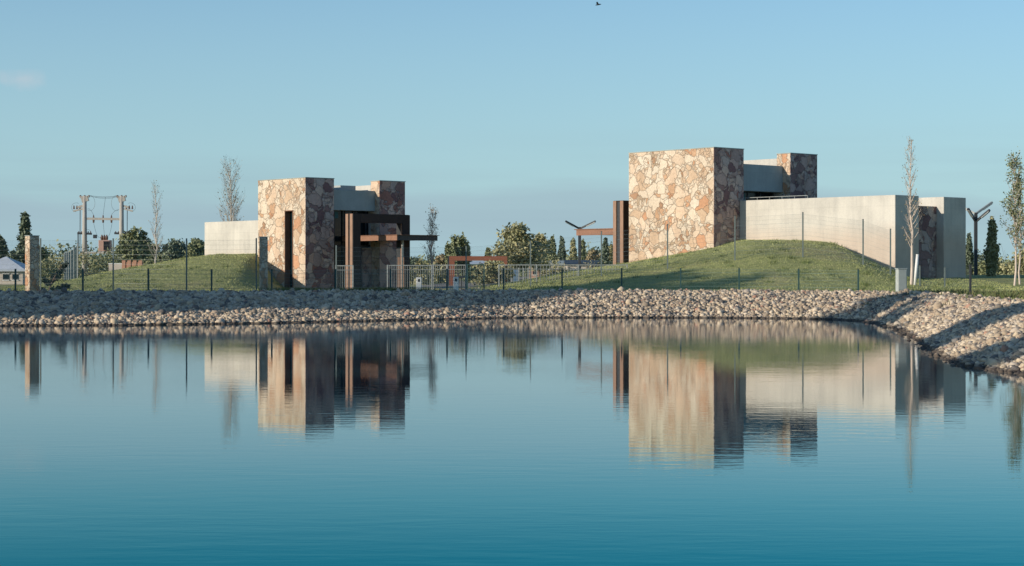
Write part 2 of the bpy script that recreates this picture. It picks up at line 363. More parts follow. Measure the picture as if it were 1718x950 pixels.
g = npmesh('ground', np.stack([GX, GY, GZ], -1).reshape(-1, 3), quads, None, mats=[M_turf, M_bed], midx=(tc4 < 1.0), smooth=True)
tag(g, kind='structure')

# water
m, n, l, b = mat('pond_water', (.010, .042, .055), .5, 0, .0)
v = coords(n, l, (.55, 1.6, 1)); w1 = tex_noise(n, l, v, 2.4, 4, .55)
w2 = tex_noise(n, l, coords(n, l, (.10, .16, 1)), .8, 3)
patch = nmath(n, l, 'MULTIPLY', nmath(n, l, 'SUBTRACT', w2.outputs['Fac'], .35), 2.6, True)
h = nmath(n, l, 'MULTIPLY', w1.outputs['Fac'], nmath(n, l, 'ADD', .25, patch))
bump(n, l, b, h, 1.0, .0023); M_water = m
nrm = b.inputs['Normal'].links[0].from_socket
fr = n.new('ShaderNodeFresnel'); fr.inputs['IOR'].default_value = 1.333; l.new(nrm, fr.inputs['Normal'])
gl = n.new('ShaderNodeBsdfGlossy'); gl.inputs['Roughness'].default_value = .02; l.new(nrm, gl.inputs['Normal'])
# steeper views see into the teal water body, grazing views mirror
l.new(ramp(n, l, fr.outputs[0], [(.0, (.02, .30, .42)), (.38, (.09, .77, .83)), (.47, (.46, .94, .96)), (.56, (.86, 1, 1)), (.66, (1, 1, 1))]), gl.inputs['Color'])
ms = n.new('ShaderNodeMixShader'); l.new(fr.outputs[0], ms.inputs[0]); l.new(b.outputs[0], ms.inputs[1]); l.new(gl.outputs[0], ms.inputs[2])
l.new(ms.outputs[0], n['Material Output'].inputs['Surface'])
o = MB().poly([(-50, -8, 0), (18, -8, 0), (18, 90, 0), (-50, 90, 0)]).build('water', M_water); tag(o, kind='structure')

# riprap stones on the bank
def icos(sub):
    import bmesh
    bm = bmesh.new(); bmesh.ops.create_icosphere(bm, subdivisions=sub, radius=1)
    V = np.array([q.co[:] for q in bm.verts]); Fq = np.array([[w.index for w in f.verts] for f in bm.faces]); bm.free(); return V, Fq
def scatter_stones(xs, ys, step, base, name, smin, smax, keep):
    gx_, gy_ = np.meshgrid(np.arange(*xs, step), np.arange(*ys, step))
    X = gx_.ravel() + rng.uniform(-.5, .5, gx_.size) * step; Y = gy_.ravel() + rng.uniform(-.5, .5, gx_.size) * step
    t = bank_t(X, Y); dwl = np.where(t < 0, -t * 5, 1)
    edge = 1 + .25 * (np.sin(X * 1.7) + np.sin(X * .63 + Y) )
    k = (t > -.10) & (t < 1 + np.clip(rng.normal(-.05, .18, X.shape), -.4, .25)) & keep(X, Y); X, Y, t = X[k], Y[k], t[k]
    N = len(X); V, Fq = base; nv = len(V)
    s = rng.uniform(smin, smax, N) * np.exp(np.clip(rng.normal(-.03, .30, N), -.8, .5)); Z = ground_z(X, Y) + s * rng.uniform(-.1, .45, N)
    Z = np.where(t < 0, np.maximum(Z, -.08) + 0, Z)
    sc = s[:, None] * np.stack([rng.uniform(.8, 1.35, N), rng.uniform(.7, 1.1, N), rng.uniform(.55, .85, N)], 1)
    P = V[None] * (1 + rng.normal(0, .13, (N, nv, 1)))
    P = P * sc[:, None, :]
    q = rng.normal(size=(N, 4)); q[:, 1:3] *= .45; q /= np.linalg.norm(q, axis=1, keepdims=True); w, x, y, z = q.T
    Rm = np.stack([1-2*(y*y+z*z), 2*(x*y-z*w), 2*(x*z+y*w), 2*(x*y+z*w), 1-2*(x*x+z*z), 2*(y*z-x*w), 2*(x*z-y*w), 2*(y*z+x*w), 1-2*(x*x+y*y)], 1).reshape(N, 3, 3)
    P = np.einsum('nij,nvj->nvi', Rm, P) + np.stack([X, Y, Z], 1)[:, None, :]
    FF = (Fq[None] + (np.arange(N) * nv)[:, None, None]).reshape(-1, 3)
    tone = np.repeat(rng.uniform(0, 1, N), len(Fq))
    return P.reshape(-1, 3), FF, tone, N
m, n, l, b = mat('river_stone', (.4, .35, .3), .85, 0, .25)
a = n.new('ShaderNodeAttribute'); a.attribute_name = 'tone'
col = ramp(n, l, a.outputs['Fac'], [(0, (.42, .335, .24)), (.2, (.55, .45, .32)), (.38, (.30, .245, .185)), (.5, (.62, .52, .39)), (.68, (.44, .34, .24)), (.78, (.48, .41, .33)), (.86, (.17, .15, .135)), (.975, (.42, .25, .18))], 'CONSTANT')
tn = tex_noise(n, l, coords(n, l), 9, 4, .7)
col = mix(n, l, 1.0, col, ramp(n, l, tn.outputs['Fac'], [(.3, (.8, .8, .8)), (.7, (1.12, 1.1, 1.08))]), 'MULTIPLY')
# wet stain just above the water line
sx = n.new('ShaderNodeSeparateXYZ'); l.new(coords(n, l), sx.inputs[0])
wet = nmath(n, l, 'MULTIPLY', nmath(n, l, 'SUBTRACT', nmath(n, l, 'ADD', .045, nmath(n, l, 'MULTIPLY', tn.outputs['Fac'], .06)), sx.outputs[2]), 40, True)
col = mix(n, l, nmath(n, l, 'MULTIPLY', wet, .85), col, (.05, .04, .035))
l.new(col, b.inputs['Base Color']); M_rock = m
i1 = icos(1); i2 = icos(2)
parts = []
for args in (((-30, 20), (60, 92), .112, i1, '', .055, .092, lambda X, Y: (Y > 62)),
             ((-30, 20), (60, 92), .40, i1, '', .09, .14, lambda X, Y: (Y > 62)),
             ((8, 20), (30, 62), .10, i2, '', .045, .075, lambda X, Y: (Y <= 62)),
             ((8, 20), (30, 62), .5, i2, '', .065, .09, lambda X, Y: (Y <= 62))):
    parts.append(scatter_stones(*args))
Vs = []; Fs = []; Ts = []; off = 0
for P, FF, tn_, N in parts: Vs.append(P); Fs.append(FF + off); Ts.append(tn_); off += len(P); print('stones', N)
o = npmesh('stones', np.concatenate(Vs), np.concatenate(Fs), M_rock, tone=np.concatenate(Ts))
tag(o, 'pale rounded stones piled on the sloping pond bank above the water', 'stones', kind='stuff')

# grass blades on crest and mounds
def blades(name, X, Y, h, w, m, label, cat, lean=.35):
    N = len(X); Z = ground_z(X, Y) - .01
    an = rng.uniform(0, math.pi, N); hh = h * rng.uniform(.5, 1.3, N)
    dx = np.cos(an) * w; dy = np.sin(an) * w; lx = rng.normal(0, lean, N) * hh; ly = rng.normal(0, lean, N) * hh
    V = np.stack([np.stack([X - dx, Y - dy, Z], 1), np.stack([X + dx, Y + dy, Z], 1), np.stack([X + lx, Y + ly, Z + hh], 1)], 1).reshape(-1, 3)
    o = npmesh(name, V, np.arange(N * 3).reshape(-1, 3), m, tone=rng.uniform(0, 1, N)); tag(o, label, cat, kind='stuff'); return o
def sample(n_, x0, x1, y0, y1, cond):
    X = rng.uniform(x0, x1, n_); Y = rng.uniform(y0, y1, n_); k = cond(X, Y, bank_t(X, Y)); return X[k], Y[k]
A = sample(120000, -31, 26, 80, 116, lambda X, Y, t: (t > 1.3))
Bq = sample(60000, -31, 26, 50, 96, lambda X, Y, t: (t > 1.0) & (t < 3.5) & (rng.uniform(0, 1, X.shape) < .75))
blades('grass', np.concatenate([A[0], Bq[0]]), np.concatenate([A[1], Bq[1]]), .06, .018, L_grass, 'short green lawn grass on the mounds and along the top of the bank', 'grass', .5)
Q = [(-7.5, 84.2, 1.6), (-5.6, 84.5, 1.2), (-9.8, 83.2, .8), (21, 72, 3), (18.4, 77, 2), (18, 64, 1.6)]
X = np.concatenate([rng.normal(a_, s_ * .8, 900) for a_, b_, s_ in Q]); Y = np.concatenate([rng.normal(b_, .5, 900) for a_, b_, s_ in Q])
blades('weeds', X, Y, .2, .03, L_weed, 'ragged reddish weeds along the crest of the stone bank', 'weeds', .5)

k_ = 420; cx_ = rng.uniform(-30, 24, k_); cy_ = rng.uniform(88, 112, k_); ok = bank_t(cx_, cy_) > 1.5; cx_, cy_ = cx_[ok], cy_[ok]
X = np.repeat(cx_, 22) + rng.normal(0, .14, len(cx_) * 22); Y = np.repeat(cy_, 22) + rng.normal(0, .14, len(cx_) * 22)
L_tuft = leafmat('coarse_tuft', [(.10, .14, .05), (.16, .20, .07), (.24, .25, .10)], .8)
blades('grass_tufts', X, Y, .16, .02, L_tuft, 'coarse darker tufts of grass dotted over the lawn and mounds', 'grass tufts', .6)

# footpath on the right lawn
xs = np.linspace(20, 60, 40); V = []; 
for x in xs:
    yc = 82 - .06 * (x - 20) + .3 * math.sin(x * .4)
    for s_ in (-.6, -.2, .2, .6): V.append((x, yc + s_ * 1.6, gz(x, yc + s_ * 1.6) + .05))
Fq = [(4*i+j, 4*i+4+j, 4*i+5+j, 4*i+1+j) for i in range(39) for j in range(3)]
M_path = mottled('sandy_path', (.36, .29, .21), (.28, .22, .16), 3, .95)
tag(npmesh('path', V, Fq, M_path), kind='structure')

# entrance road between the two gatehouses
M_road = mottled('pale_gravel_road', (.30, .26, .21), (.24, .21, .17), 1.5, .95)
V = []
for i in range(60):
    yy = 100 + i * 4.0; xc = -4.5 + .02 * (yy - 100)
    for s_ in (-3, -1, 1, 3): V.append((xc + s_, yy, gz(xc + s_, yy) + .03))
Fq = [(4*i+j, 4*i+1+j, 4*i+5+j, 4*i+4+j) for i in range(59) for j in range(3)]
tag(npmesh('road', V, Fq, M_road), kind='structure')

# ------------------------------------------------------------ gatehouses (local x = along the shaded face, local y = away along the sunlit face)
ANG = math.atan2(.665, .747)
def steel_frame(parent, x0, x1, y0, y1, z0, z1, col=.55, beam=.5, fl=.26):
    """portal of paired weathering-steel flanges: two tan flanges on each side of a dark recessed web"""
    w = MB()
    for a_, b_ in ((x0 + .05, x0 + col - .0), (x1 - col, x1 - .05)): w.box(a_, b_, y0 + .05, y1 - .05, z0, z1 - .06)
    w.box(x0 + col, x1 - col, y0 + .05, y1 - .05, z1 - beam, z1 - .06)
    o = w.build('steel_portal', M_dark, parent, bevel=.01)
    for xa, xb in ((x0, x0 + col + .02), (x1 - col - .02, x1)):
        MB().box(xa, xb, y0, y0 + .04, z0, z1).build('front_plate', M_rust_shade, o)
    for s_ in (y0, y1 - fl):
        MB().box(x0 - .03, x0 + .045, s_ - .002, s_ + fl, z0, z1 + .001).build('flange', M_rust_tan, o, bevel=.005)
    MB().box(x0 + col + .02, x1 - col - .02, y0 - .01, y0 + .05, z1 - beam, z1).build('top_beam', M_rust_shade, o)
    MB().box(x0 + .05, x1 - .05, y0 + .05, y1, z1 - .055, z1 + .02).build('top_plate', M_rust_shade, o)
    MB().box(x1 - col - .04, x1 - col - .021, y0 + .05, y0 + .15, z0, z1 - beam).build('lit_inner_strip', M_rust_tan, o)  # narrow tan strip paints the sunlit inner edge of the column
    return o

# --- left gatehouse
ax, ay = -12.2, 109.0; z0 = .75
B = empty('gatehouse', (ax, ay, z0), ANG, 'smaller stone clad gatehouse with a tall slot window and low rusty canopy, farther left', 'building', 'stone gatehouses')
def Zl(z): return z - z0
t = MB()
t.box(.4, 2.07, 0, 4.94, Zl(.5), Zl(7.5))
t.box(0, .4, 0, 1.22, Zl(.5), Zl(7.5)); t.box(0, .4, 2.09, 4.94, Zl(.5), Zl(7.5)); t.box(0, .4, 1.22, 2.09, Zl(5.63), Zl(7.5))
t.box(0, .4, 1.22, 2.09, Zl(.5), Zl(.98))
tw = t.build('stone_tower', M_stone, B)
MB().box(.345, .385, 1.25, 2.06, Zl(.98), Zl(5.60)).build('slot_window', M_glass, tw)
f = MB(); f.box(-.03, .34, 1.222, 1.27, Zl(.95), Zl(5.628)); f.box(-.03, .34, 2.04, 2.088, Zl(.95), Zl(5.628)); f.box(-.03, .34, 1.27, 2.04, Zl(5.58), Zl(5.628)); f.box(-.03, .34, 1.27, 2.04, Zl(.95), Zl(1.0))
f.build('window_frame', M_rust, tw)
# cladding of the unlit side: thin veneer with shade put into its stone colours
MB().box(.0, 2.07, -.035, 0, Zl(.5), Zl(7.497)).build('side_cladding', M_stone_shade, tw)
MB().box(-.03, 2.1, -.06, 4.97, Zl(7.502), Zl(7.55)).build('coping', M_conc_grey, tw, bevel=.01)
p = MB().box(5.65, 7.62, .19, 1.04, Zl(.5), Zl(7.5)).build('stone_pier', M_stone, B)
MB().box(5.65, 7.62, .155, .19, Zl(.5), Zl(7.497)).build('side_cladding', M_stone_shade, p)
MB().box(5.62, 7.65, .13, 1.07, Zl(7.502), Zl(7.55)).build('coping', M_conc_grey, p)
MB().box(2.07, 5.65, .61, 1.0, Zl(5.67), Zl(6.91)).build('lintel', M_conc_grey, B, bevel=.015)
MB().box(5.652, 5.95, 1.042, 7.5, Zl(.5), Zl(7.28)).build('parapet', M_conc, B, bevel=.015)
MB().box(2.07, 5.65, 1.0, 7.5, Zl(6.1), Zl(6.3)).build('roof', M_conc_grey, B)
MB().box(3.67, 4.85, 1.5, 2.6, Zl(6.3), Zl(7.23)).build('roof_unit', M_greybox, B, bevel=.03)
MB().box(1.0, 3.0, 4.945, 12.58, Zl(.5), Zl(5.15)).build('concrete_wall', M_conc, B, bevel=.02)
w = MB(); w.box(2.07, 5.65, 1.3, 1.34, Zl(.8), Zl(5.67)); gl = w.build('glazing', M_glass, B)
for q in ((2.2, 2.45, 3.3, 5.6), (4.1, 4.48, 3.6, 5.3), (3.0, 3.3, 5.2, 5.6)): MB().box(q[0], q[1], 1.22, 1.28, Zl(q[2]), Zl(q[3])).build('teal_pane', M_teal, gl)
for q in (2.12, 2.9, 3.7, 4.5, 5.3): MB().box(q, q + .07, 1.12, 1.2, Zl(.8), Zl(5.67)).build('mullion', M_dark, gl)
MB().box(2.1, 5.6, 1.06, 1.115, Zl(3.45), Zl(3.6)).build('transom', M_dark, gl)
MB().box(2.1, 2.2, .3, .42, Zl(.8), Zl(3.4)).build('door_post', M_galv, B)
MB().box(4.9, 5.6, .9, 1.05, Zl(.8), Zl(3.4)).build('inner_stone_panel', M_stone_shade, B)
steel_frame(B, 1.25, 5.5, -3.0, -2.33, Zl(.5), Zl(5.34), .55, .5, .25)
c = MB(); c.box(3.38, 6.38, -4.46, .85, Zl(3.84), Zl(4.06)); ca = c.build('canopy', M_dark, B)
MB().box(3.34, 3.378, -4.5, .85, Zl(3.80), Zl(4.10)).build('fascia', M_rust_mid, ca)
MB().box(3.378, 6.4, -4.5, -4.462, Zl(3.80), Zl(4.10)).build('fascia', M_dark, ca)  # unlit side of the same fascia, its shade put into the dark colour
MB().box(3.28, 6.5, -4.58, .9, Zl(4.102), Zl(4.13)).build('roof_sheet', M_rust, ca)
MB().box(4.22, 4.32, -3.9, -3.8, Zl(.8), Zl(3.838)).build('support_post', M_galv, ca)

# --- right gatehouse
ax, ay = 12.0, 110.0; z0 = 2.0
B = empty('gatehouse', (ax, ay, z0), ANG, 'larger stone clad gatehouse on a grass mound with a long concrete wall, at right', 'building', 'stone gatehouses')
t = MB(); t.box(0, 2.66, 0, 7.08, Zl(1), Zl(9.35)); tw = t.build('stone_tower', M_stone, B)
MB().box(0, 2.66, -.035, 0, Zl(1), Zl(9.347)).build('side_cladding', M_stone_shade, tw)
MB().box(-.03, 2.69, -.06, 7.11, Zl(9.352), Zl(9.40)).build('coping', M_conc_grey, tw)
p = MB().box(7.6, 10.22, .47, 1.53, Zl(1), Zl(9.35)).build('stone_pier', M_stone, B)
MB().box(7.6, 10.22, .435, .47, Zl(1), Zl(9.347)).build('side_cladding', M_stone_shade, p)
MB().box(7.57, 10.25, .41, 1.56, Zl(9.352), Zl(9.40)).build('coping', M_conc_grey, p)
MB().box(2.66, 7.6, 1.05, 1.5, Zl(6.93), Zl(8.58)).build('lintel', M_conc_grey, B, bevel=.015)
MB().box(7.602, 7.95, 1.532, 8.5, Zl(1.5), Zl(9.08)).build('parapet', M_conc, B, bevel=.015)
MB().box(2.66, 7.6, 1.5, 8.5, Zl(7.4), Zl(7.6)).build('roof', M_conc_grey, B)
gl = MB().box(2.66, 7.6, 1.9, 1.94, Zl(5), Zl(6.93)).build('glazing', M_glass, B)
w = MB(); w.box(4.1, 4.9, 1.8, 1.86, Zl(6), Zl(6.8)); w.build('teal_pane', M_teal, gl)
for q in (2.7, 3.9, 5.0, 6.2, 7.4): MB().box(q, q + .07, 1.7, 1.78, Zl(6), Zl(6.93)).build('mullion', M_dark, gl)
# long front wall block, second block behind it, and the stone panel between
wb = MB().box(2.3, 4.5, -11.48, -.04, Zl(1), Zl(6.25)).build('concrete_wall', M_conc, B, bevel=.02)
MB().box(7.7, 9.9, -10.9, -1.0, Zl(.6), Zl(6.3)).build('concrete_wall', M_conc, B, bevel=.02)
MB().box(4.502, 7.698, -10.4, -10.1, Zl(.6), Zl(5.75)).build('stone_panel', M_stone_shade, B)
MB().box(4.502, 7.698, -10.098, -1.0, Zl(5.2), Zl(5.4)).build('roof', M_conc_grey, B)
w = MB(); w.tube([(2.6, -.2, Zl(6.42)), (2.6, -5.0, Zl(6.42))], .02)
for q in range(6): w.tube([(2.6, -.2 - q * .96, Zl(6.25)), (2.6, -.2 - q * .96, Zl(6.42))], .015)
w.build('handrail', M_galv, B)
steel_frame(B, .44, 5.0, 8.0, 8.9, Zl(1), Zl(6.43), .6, .55, .28)
c = MB(); c.box(1.55, 4.45, 8.92, 13.35, Zl(4.38), Zl(4.66)); ca = c.build('canopy', M_dark, B)
MB().box(1.5, 1.548, 8.92, 13.4, Zl(4.33), Zl(4.69)).build('fascia', M_rust_mid, ca)
MB().box(1.44, 4.55, 8.92, 13.55, Zl(4.692), Zl(4.75)).build('roof_sheet', M_rust, ca)

# ------------------------------------------------------------ stone pillars
def pillar(px, d, w, dp, ztop, label, m):
    x = PX(px, d); zb = gz(x, d) - .25
    o = empty('stone_pillar', (x, d, zb), ANG, label, 'pillar', 'stone pillars on the fence line')
    MB().box(0, w, 0, dp, 0, ztop - zb).build('shaft', m, o, bevel=.02)
    MB().box(-.012, w + .012, -.012, dp + .012, ztop - zb + .002, ztop - zb + .03).build('cap', M_conc_grey, o)
pillar(49.5, 86, .50, .46, PZ(396, 86), 'stone clad pillar standing alone beside the leaning dark sapling, far left', M_stone_small)
pillar(437, 86, .42, .12, PZ(398, 86), 'slim stone clad pillar in front of the slot window tower', M_stone_small)

# ------------------------------------------------------------ fences
def wire_panel(parent, p, q, h0, h1, pitch, rows, m, r=.0025, folds=()):
    """welded mesh between two posts, following the ground at both ends"""
    a = Vector(p); b2 = Vector(q); L = (b2 - a).length; w = MB(); k = max(2, int(L / pitch))
    for i in range(k + 1):
        c = a.lerp(b2, i / k); w.tube([c + Vector((0, 0, h0)), c + Vector((0, 0, h1))], r, 3, False)
    for j in range(rows + 1):
        z = h0 + (h1 - h0) * j / rows; rr = r * (1.8 if j in folds else 1.2)
        w.tube([a + Vector((0, 0, z)), b2 + Vector((0, 0, z))], rr, 3, False)
    return w.build('mesh_panel', m, parent)
def post_at(parent, p, h, s_, m, cap=True):
    o = MB().box(p[0] - s_, p[0] + s_, p[1] - s_, p[1] + s_, p[2] - .2, p[2] + h).build('post', m, parent)
    if cap: MB().box(p[0] - s_ - .004, p[0] + s_ + .004, p[1] - s_ - .004, p[1] + s_ + .004, p[2] + h + .001, p[2] + h + .02).build('post_cap', M_dark, o)
def fence(name, label, pts, h, pitch, rows, post_m, wire_m, ps=.03, hp=None, folds=(), r=.0025, cat='fence', group='wire fences'):
    B = empty(name, (pts[0][0], pts[0][1], 0), 0, label, cat, group)
    o = Vector(B.location); P = [Vector((x, y, z)) - Vector((o.x, o.y, 0)) for x, y, z in pts]
    for p in P: post_at(B, p, hp or h + .06, ps, post_m)
    for a, b2 in zip(P, P[1:]): wire_panel(B, a, b2, .05, h, pitch, rows, wire_m, r, folds)
    return B
def G(px, d, dz=0): x = PX(px, d); return (x, d, gz(x, d) + dz)
low = [G(px, d) for px, d in ((-85, 82.5), (26, 82.8), (139, 83), (249, 83.2), (355, 83.6), (456, 84), (563, 84.6), (655, 85.4), (750, 86.4), (845, 87.2), (943, 87.6), (1043, 87.8), (1142, 87.8), (1240, 87.5), (1340, 86.8), (1440, 85.5))]
fence('low_fence', 'low green mesh fence along the top of the stone bank', low, 1.02, .055, 6, M_green_steel, M_wire_green, .035, 1.06, (1, 5), .0036)
tall1 = [(*G(px, d)[:2], gz(PX(px, d), d)) for px, d in ((-60, 88), (68, 88), (190, 88), (313, 86.5), (430, 87))]
fence('tall_fence', 'tall mesh fence in front of the left grass mound, ending at the slim pillar', tall1, 2.55, .06, 11, M_post, M_wire, .03, 2.62, (2, 5, 8))
tall2 = [(PX(px, d), d, max(gz(PX(px, d), d), .9)) for px, d in ((564, 92), (675, 95), (782, 97), (890, 98), (1009, 99), (1120, 99.3), (1233, 99), (1347, 98.5), (1448, 97), (1494, 95.5))]
fence('tall_fence', 'tall mesh fence running across the right grass mound below the stone tower', tall2, 2.3, .06, 10, M_post, M_wire, .033, 2.38, (2, 5, 8))
tall3 = [(PX(px, d), d, gz(PX(px, d), d)) for px, d in ((108, 150), (111.5, 144), (115, 138), (119, 132), (124, 126), (130, 120))]
fence('tall_fence', 'tall mesh fence with close pale posts receding behind the far left mound', tall3, 2.5, .12, 8, M_galv, M_wire, .035, 2.6)
low2 = [G(px, d) for px, d in ((1543, 92), (1585, 92.5), (1628, 93))]
fence('low_fence', 'short low mesh fence beside the end of the long concrete wall', low2, .95, .055, 5, M_post, M_wire, .03, 1.0)
r1 = [G(1628, 74), G(1730, 70)]
pz = MB().box(-.04, .04, -.04, .04, -.2, 1.15); B = empty('marker_post', G(1628, 73), 0, 'dark square post at the edge of the right lawn, near the footpath', 'post')
pz.build('shaft', M_dark, B); MB().box(-.055, .055, -.055, .055, 1.152, 1.2).build('post_cap', M_dark, B)

# railings by the gate
def railing(label, pxs, d, ztop, zb, m, pitch=.11):
    x0, x1 = PX(pxs[0], d), PX(pxs[-1], d)
    B = empty('railing', (x0, d, zb), 0, label, 'railing', 'gate railings'); h = ztop - zb
    MB().box(0, x1 - x0, -.02, .02, h - .045, h).build('top_rail', m, B); MB().box(0, x1 - x0, -.02, .02, .08, .12).build('bottom_rail', m, B); MB().box(0, x1 - x0, -.015, .015, h - .26, h - .235).build('middle_rail', m, B)
    w = MB(); k = int((x1 - x0) / pitch)
    for i in range(1, k): xx = (x1 - x0) * i / k; w.box(xx - .009, xx + .009, -.009, .009, .12, h - .045)
    w.build('bars', m, B)
    for px in pxs:
        xx = PX(px, d) - x0; MB().box(xx - .035, xx + .035, -.035, .035, -.2, h + .01).build('post', m, B)
railing('short grey railing beside the left gatehouse tower', (563.5, 592), 96, 2.30, .9, M_galv)
railing('grey barred railing in front of the left gatehouse portal', (650, 724), 96.5, 2.32, .9, M_galv)
railing('grey barred railing with a white bollard before it', (727, 750, 781), 97.5, 2.34, .9, M_galv)
railing('dark teal gate leaf between the two grey railings', (784, 812), 99, 2.37, .92, M_green_steel, .16)
railing('long grey railing running into the foot of the right mound', (837, 900, 970, 1052), 101.5, 2.36, .9, M_galv, .16)

def bollard(px, label):
    x, y, z = PX(px, 93), 93, gz(PX(px, 93), 93)
    B = empty('bollard_light', (x, y, z), 0, label, 'bollard', 'white bollards by the gate')
    MB().box(-.13, .13, -.11, .11, -.05, .78).build('housing', M_white, B, bevel=.02)
    MB().box(-.05, .05, -.118, -.112, .56, .70).build('lamp_slot', M_dark, B)
bollard(703, 'white box bollard just right of the left portal'); bollard(765, 'white box bollard beside the dark short pole')
x, y, z = G(774, 95); B = empty('short_pole', (x, y, z), 0, 'dark short pole with a small box on top, beside a white bollard', 'pole')
MB().tube([(0, 0, -.1), (0, 0, .7)], .04, 8).build('shaft', M_dark, B); MB().box(-.16, .16, -.09, .09, .7, .82).build('head', M_dark, B, bevel=.01)
for px, lab in ((669, 'left one of two short rusty steel posts under the canopy edge'), (676, 'right one of two short rusty steel posts under the canopy edge')):
    x, y, z = PX(px, 100), 100, .85; B = empty('rusty_post', (x, y, z), 0, lab, 'post', 'rusty posts under the canopy')
    MB().box(-.06, .06, -.06, .06, 0, PZ(432, 100) - z).build('shaft', M_rust_tan, B); MB().box(-.065, .065, -.065, .065, PZ(432, 100) - z + .001, PZ(432, 100) - z + .02).build('cap', M_rust, B)

# grey enclosure and white stake on the right lawn
x, y, z = G(1512, 83.5); B = empty('utility_box', (x, y, z), .25, 'pale grey utility cabinet standing on the crest of the bank at right', 'cabinet')
MB().box(-.22, .22, -.14, .14, -.2, 1.08).build('housing', M_greybox, B, bevel=.02); MB().box(-.245, .245, -.165, .165, 1.082, 1.12).build('lid', M_greybox, B, bevel=.01)
MB().box(-.18, .18, -.15, -.142, .15, 1.0).build('door', M_greybox, B)
x, y, z = G(1536, 92); B = empty('white_stake', (x, y, z), 0, 'white round stake leaning beside the bare thin tree', 'stake')
MB().tube([(-.05, 0, -.1), (.10, 0, PZ(428, 92) - z)], .075, 8).build('shaft', M_white, B, True); MB().tube([(.10, 0, PZ(428, 92) - z), (.103, 0, PZ(428, 92) - z + .03)], .08, 8).build('cap', M_white, B)

# ------------------------------------------------------------ street lamps
def lamp(px, d, zb, zj, arms, label, sw=.09):
    B = empty('street_lamp', (PX(px, d), d, zb), 0, label, 'lamp', 'street lamps with slanting arms')
    MB().box(-sw, sw, -sw, sw, -.2, zj - zb).build('post', M_dark, B, bevel=.01)
    MB().box(-sw*1.6, sw*1.6, -sw*1.6, sw*1.6, -.1, .05).build('base_plate', M_dark, B)
    for (ex, ey, ez, jz, m_) in arms:
        p = Vector((0, 0, jz - zb)); q = Vector((ex, ey, ez - zb))
        a = MB().bar(p, q, .13, .13).build('arm', m_, B)
        MB().bar(p.lerp(q, .45) + Vector((0, 0, -.085)), p.lerp(q, .97) + Vector((0, 0, -.085)), .16, .035).build('lamp_head', M_galv, a)
d = 120; s_ = d / F
lamp(1637, d, 1.5, PZ(357, d), [((1668-1637)*s_, .5, PZ(339, d), PZ(359, d), M_galv), ((1620-1637)*s_, .3, PZ(349, d), PZ(359, d), M_galv),
     ((1619-1637)*s_, -.8, PZ(351, d), PZ(372, d), M_dark), ((1655-1637)*s_, -.8, PZ(353, d), PZ(372, d), M_dark)], 'dark street lamp with slanting arms right of the concrete walls', .10)
d = 150; s_ = d / F
lamp(972.5, d, .9, PZ(381, d), [((948-972)*s_, -.6, PZ(371.5, d), PZ(384, d), M_dark), ((998-972)*s_, -.6, PZ(371.5, d), PZ(384, d), M_dark)], 'dark street lamp with two spread arms above the rusty canopy between the gatehouses', .12)

# ------------------------------------------------------------ medium-voltage transformer station
d = 230; s_ = d / F; cx = PX(173, d)
B = empty('transformer_station', (cx, d, .85), 0, 'concrete two pole power frame carrying a transformer, beyond the left mound', 'power frame')
def q_(px, py, dy=0): return ((px - 173) * s_, dy, PZ(py, d) - .85)
for px in (142, 204):
    po = MB().tube([q_(px, 470), q_(px, 329)], [.36, .24], 10).build('pole', M_pole, B, True)
    MB().bar(q_(px - 8, 331), q_(px + 8, 330), .3, .22).build('crossarm', M_pole, po)
    MB().bar(q_(px - 5, 336), q_(px + 6, 333), .4, .6).build('pole_head', M_pole, po)
    for k, dx in enumerate((-7, 0, 7)): MB().tube([q_(px + dx, 330), q_(px + dx, 327.6)], [.16, .09], 8).build('insulator', M_ceramic, po)
    sg = -1 if px < 170 else 1
    MB().bar(q_(px - 3 * sg, 349), q_(px + 19 * sg, 354.5), .22, .18).build('crossarm', M_pole, po)
    MB().bar(q_(px, 345), q_(px + 12 * sg, 348), .2, .25).build('crossarm', M_pole, po)
    for dx in (8, 13, 18): MB().tube([q_(px + dx * sg, 351), q_(px + dx * sg, 345)], [.12, .06], 6).build('insulator', M_ceramic, po)
    MB().bar(q_(px - 12, 391.5), q_(px + 12, 392.5), .25, .25).build('crossarm', M_dark, po)
    for dx in (-10, -5, 6, 10): MB().tube([q_(px + dx, 392), q_(px + dx, 388)], [.1, .05], 6).build('insulator', M_ceramic, po)
MB().bar(q_(142, 367), q_(206, 368), .25, .28).build('beam', M_pole, B)
pl = MB().bar(q_(138, 424), q_(208, 424), 1.2, .22).build('platform', M_pole, B)
for px in (157, 173, 187):
    MB().tube([q_(px, 366), q_(px, 361)], [.12, .05], 6).build('insulator', M_ceramic, B)
    MB().tube([q_(px, 369), q_(px, 374)], [.14, .1], 6).build('fuse', M_ceramic, B)
tr = MB().box((167-173)*s_, (186-173)*s_, -.6, .6, q_(0, 422)[2], q_(0, 403)[2]).build('transformer', M_pink, B, bevel=.04)
w = MB()
for i in range(9): w.box((176-173)*s_ + i * .09, (176-173)*s_ + i * .09 + .03, -.8, -.6, q_(0, 420)[2], q_(0, 405)[2])
w.build('cooling_fins', M_dark, tr)
for px in (171, 175, 179): MB().tube([q_(px, 403), q_(px, 399), q_(px, 394)], [.14, .2, .06], 8).build('bushing', M_ceramic, tr)
MB().box((157-173)*s_, (162-173)*s_, -.3, .3, q_(0, 400)[2], q_(0, 394)[2]).build('meter_box', M_dark, B)
w = MB(); w.tube([q_(134, 450), q_(134.5, 352)], .045, 6); w.tube([q_(213, 450), q_(213.5, 352)], .045, 6); w.tube([q_(131, 460), q_(131, 390)], .07, 6); w.build('conduit', M_dark, B)
w = MB()
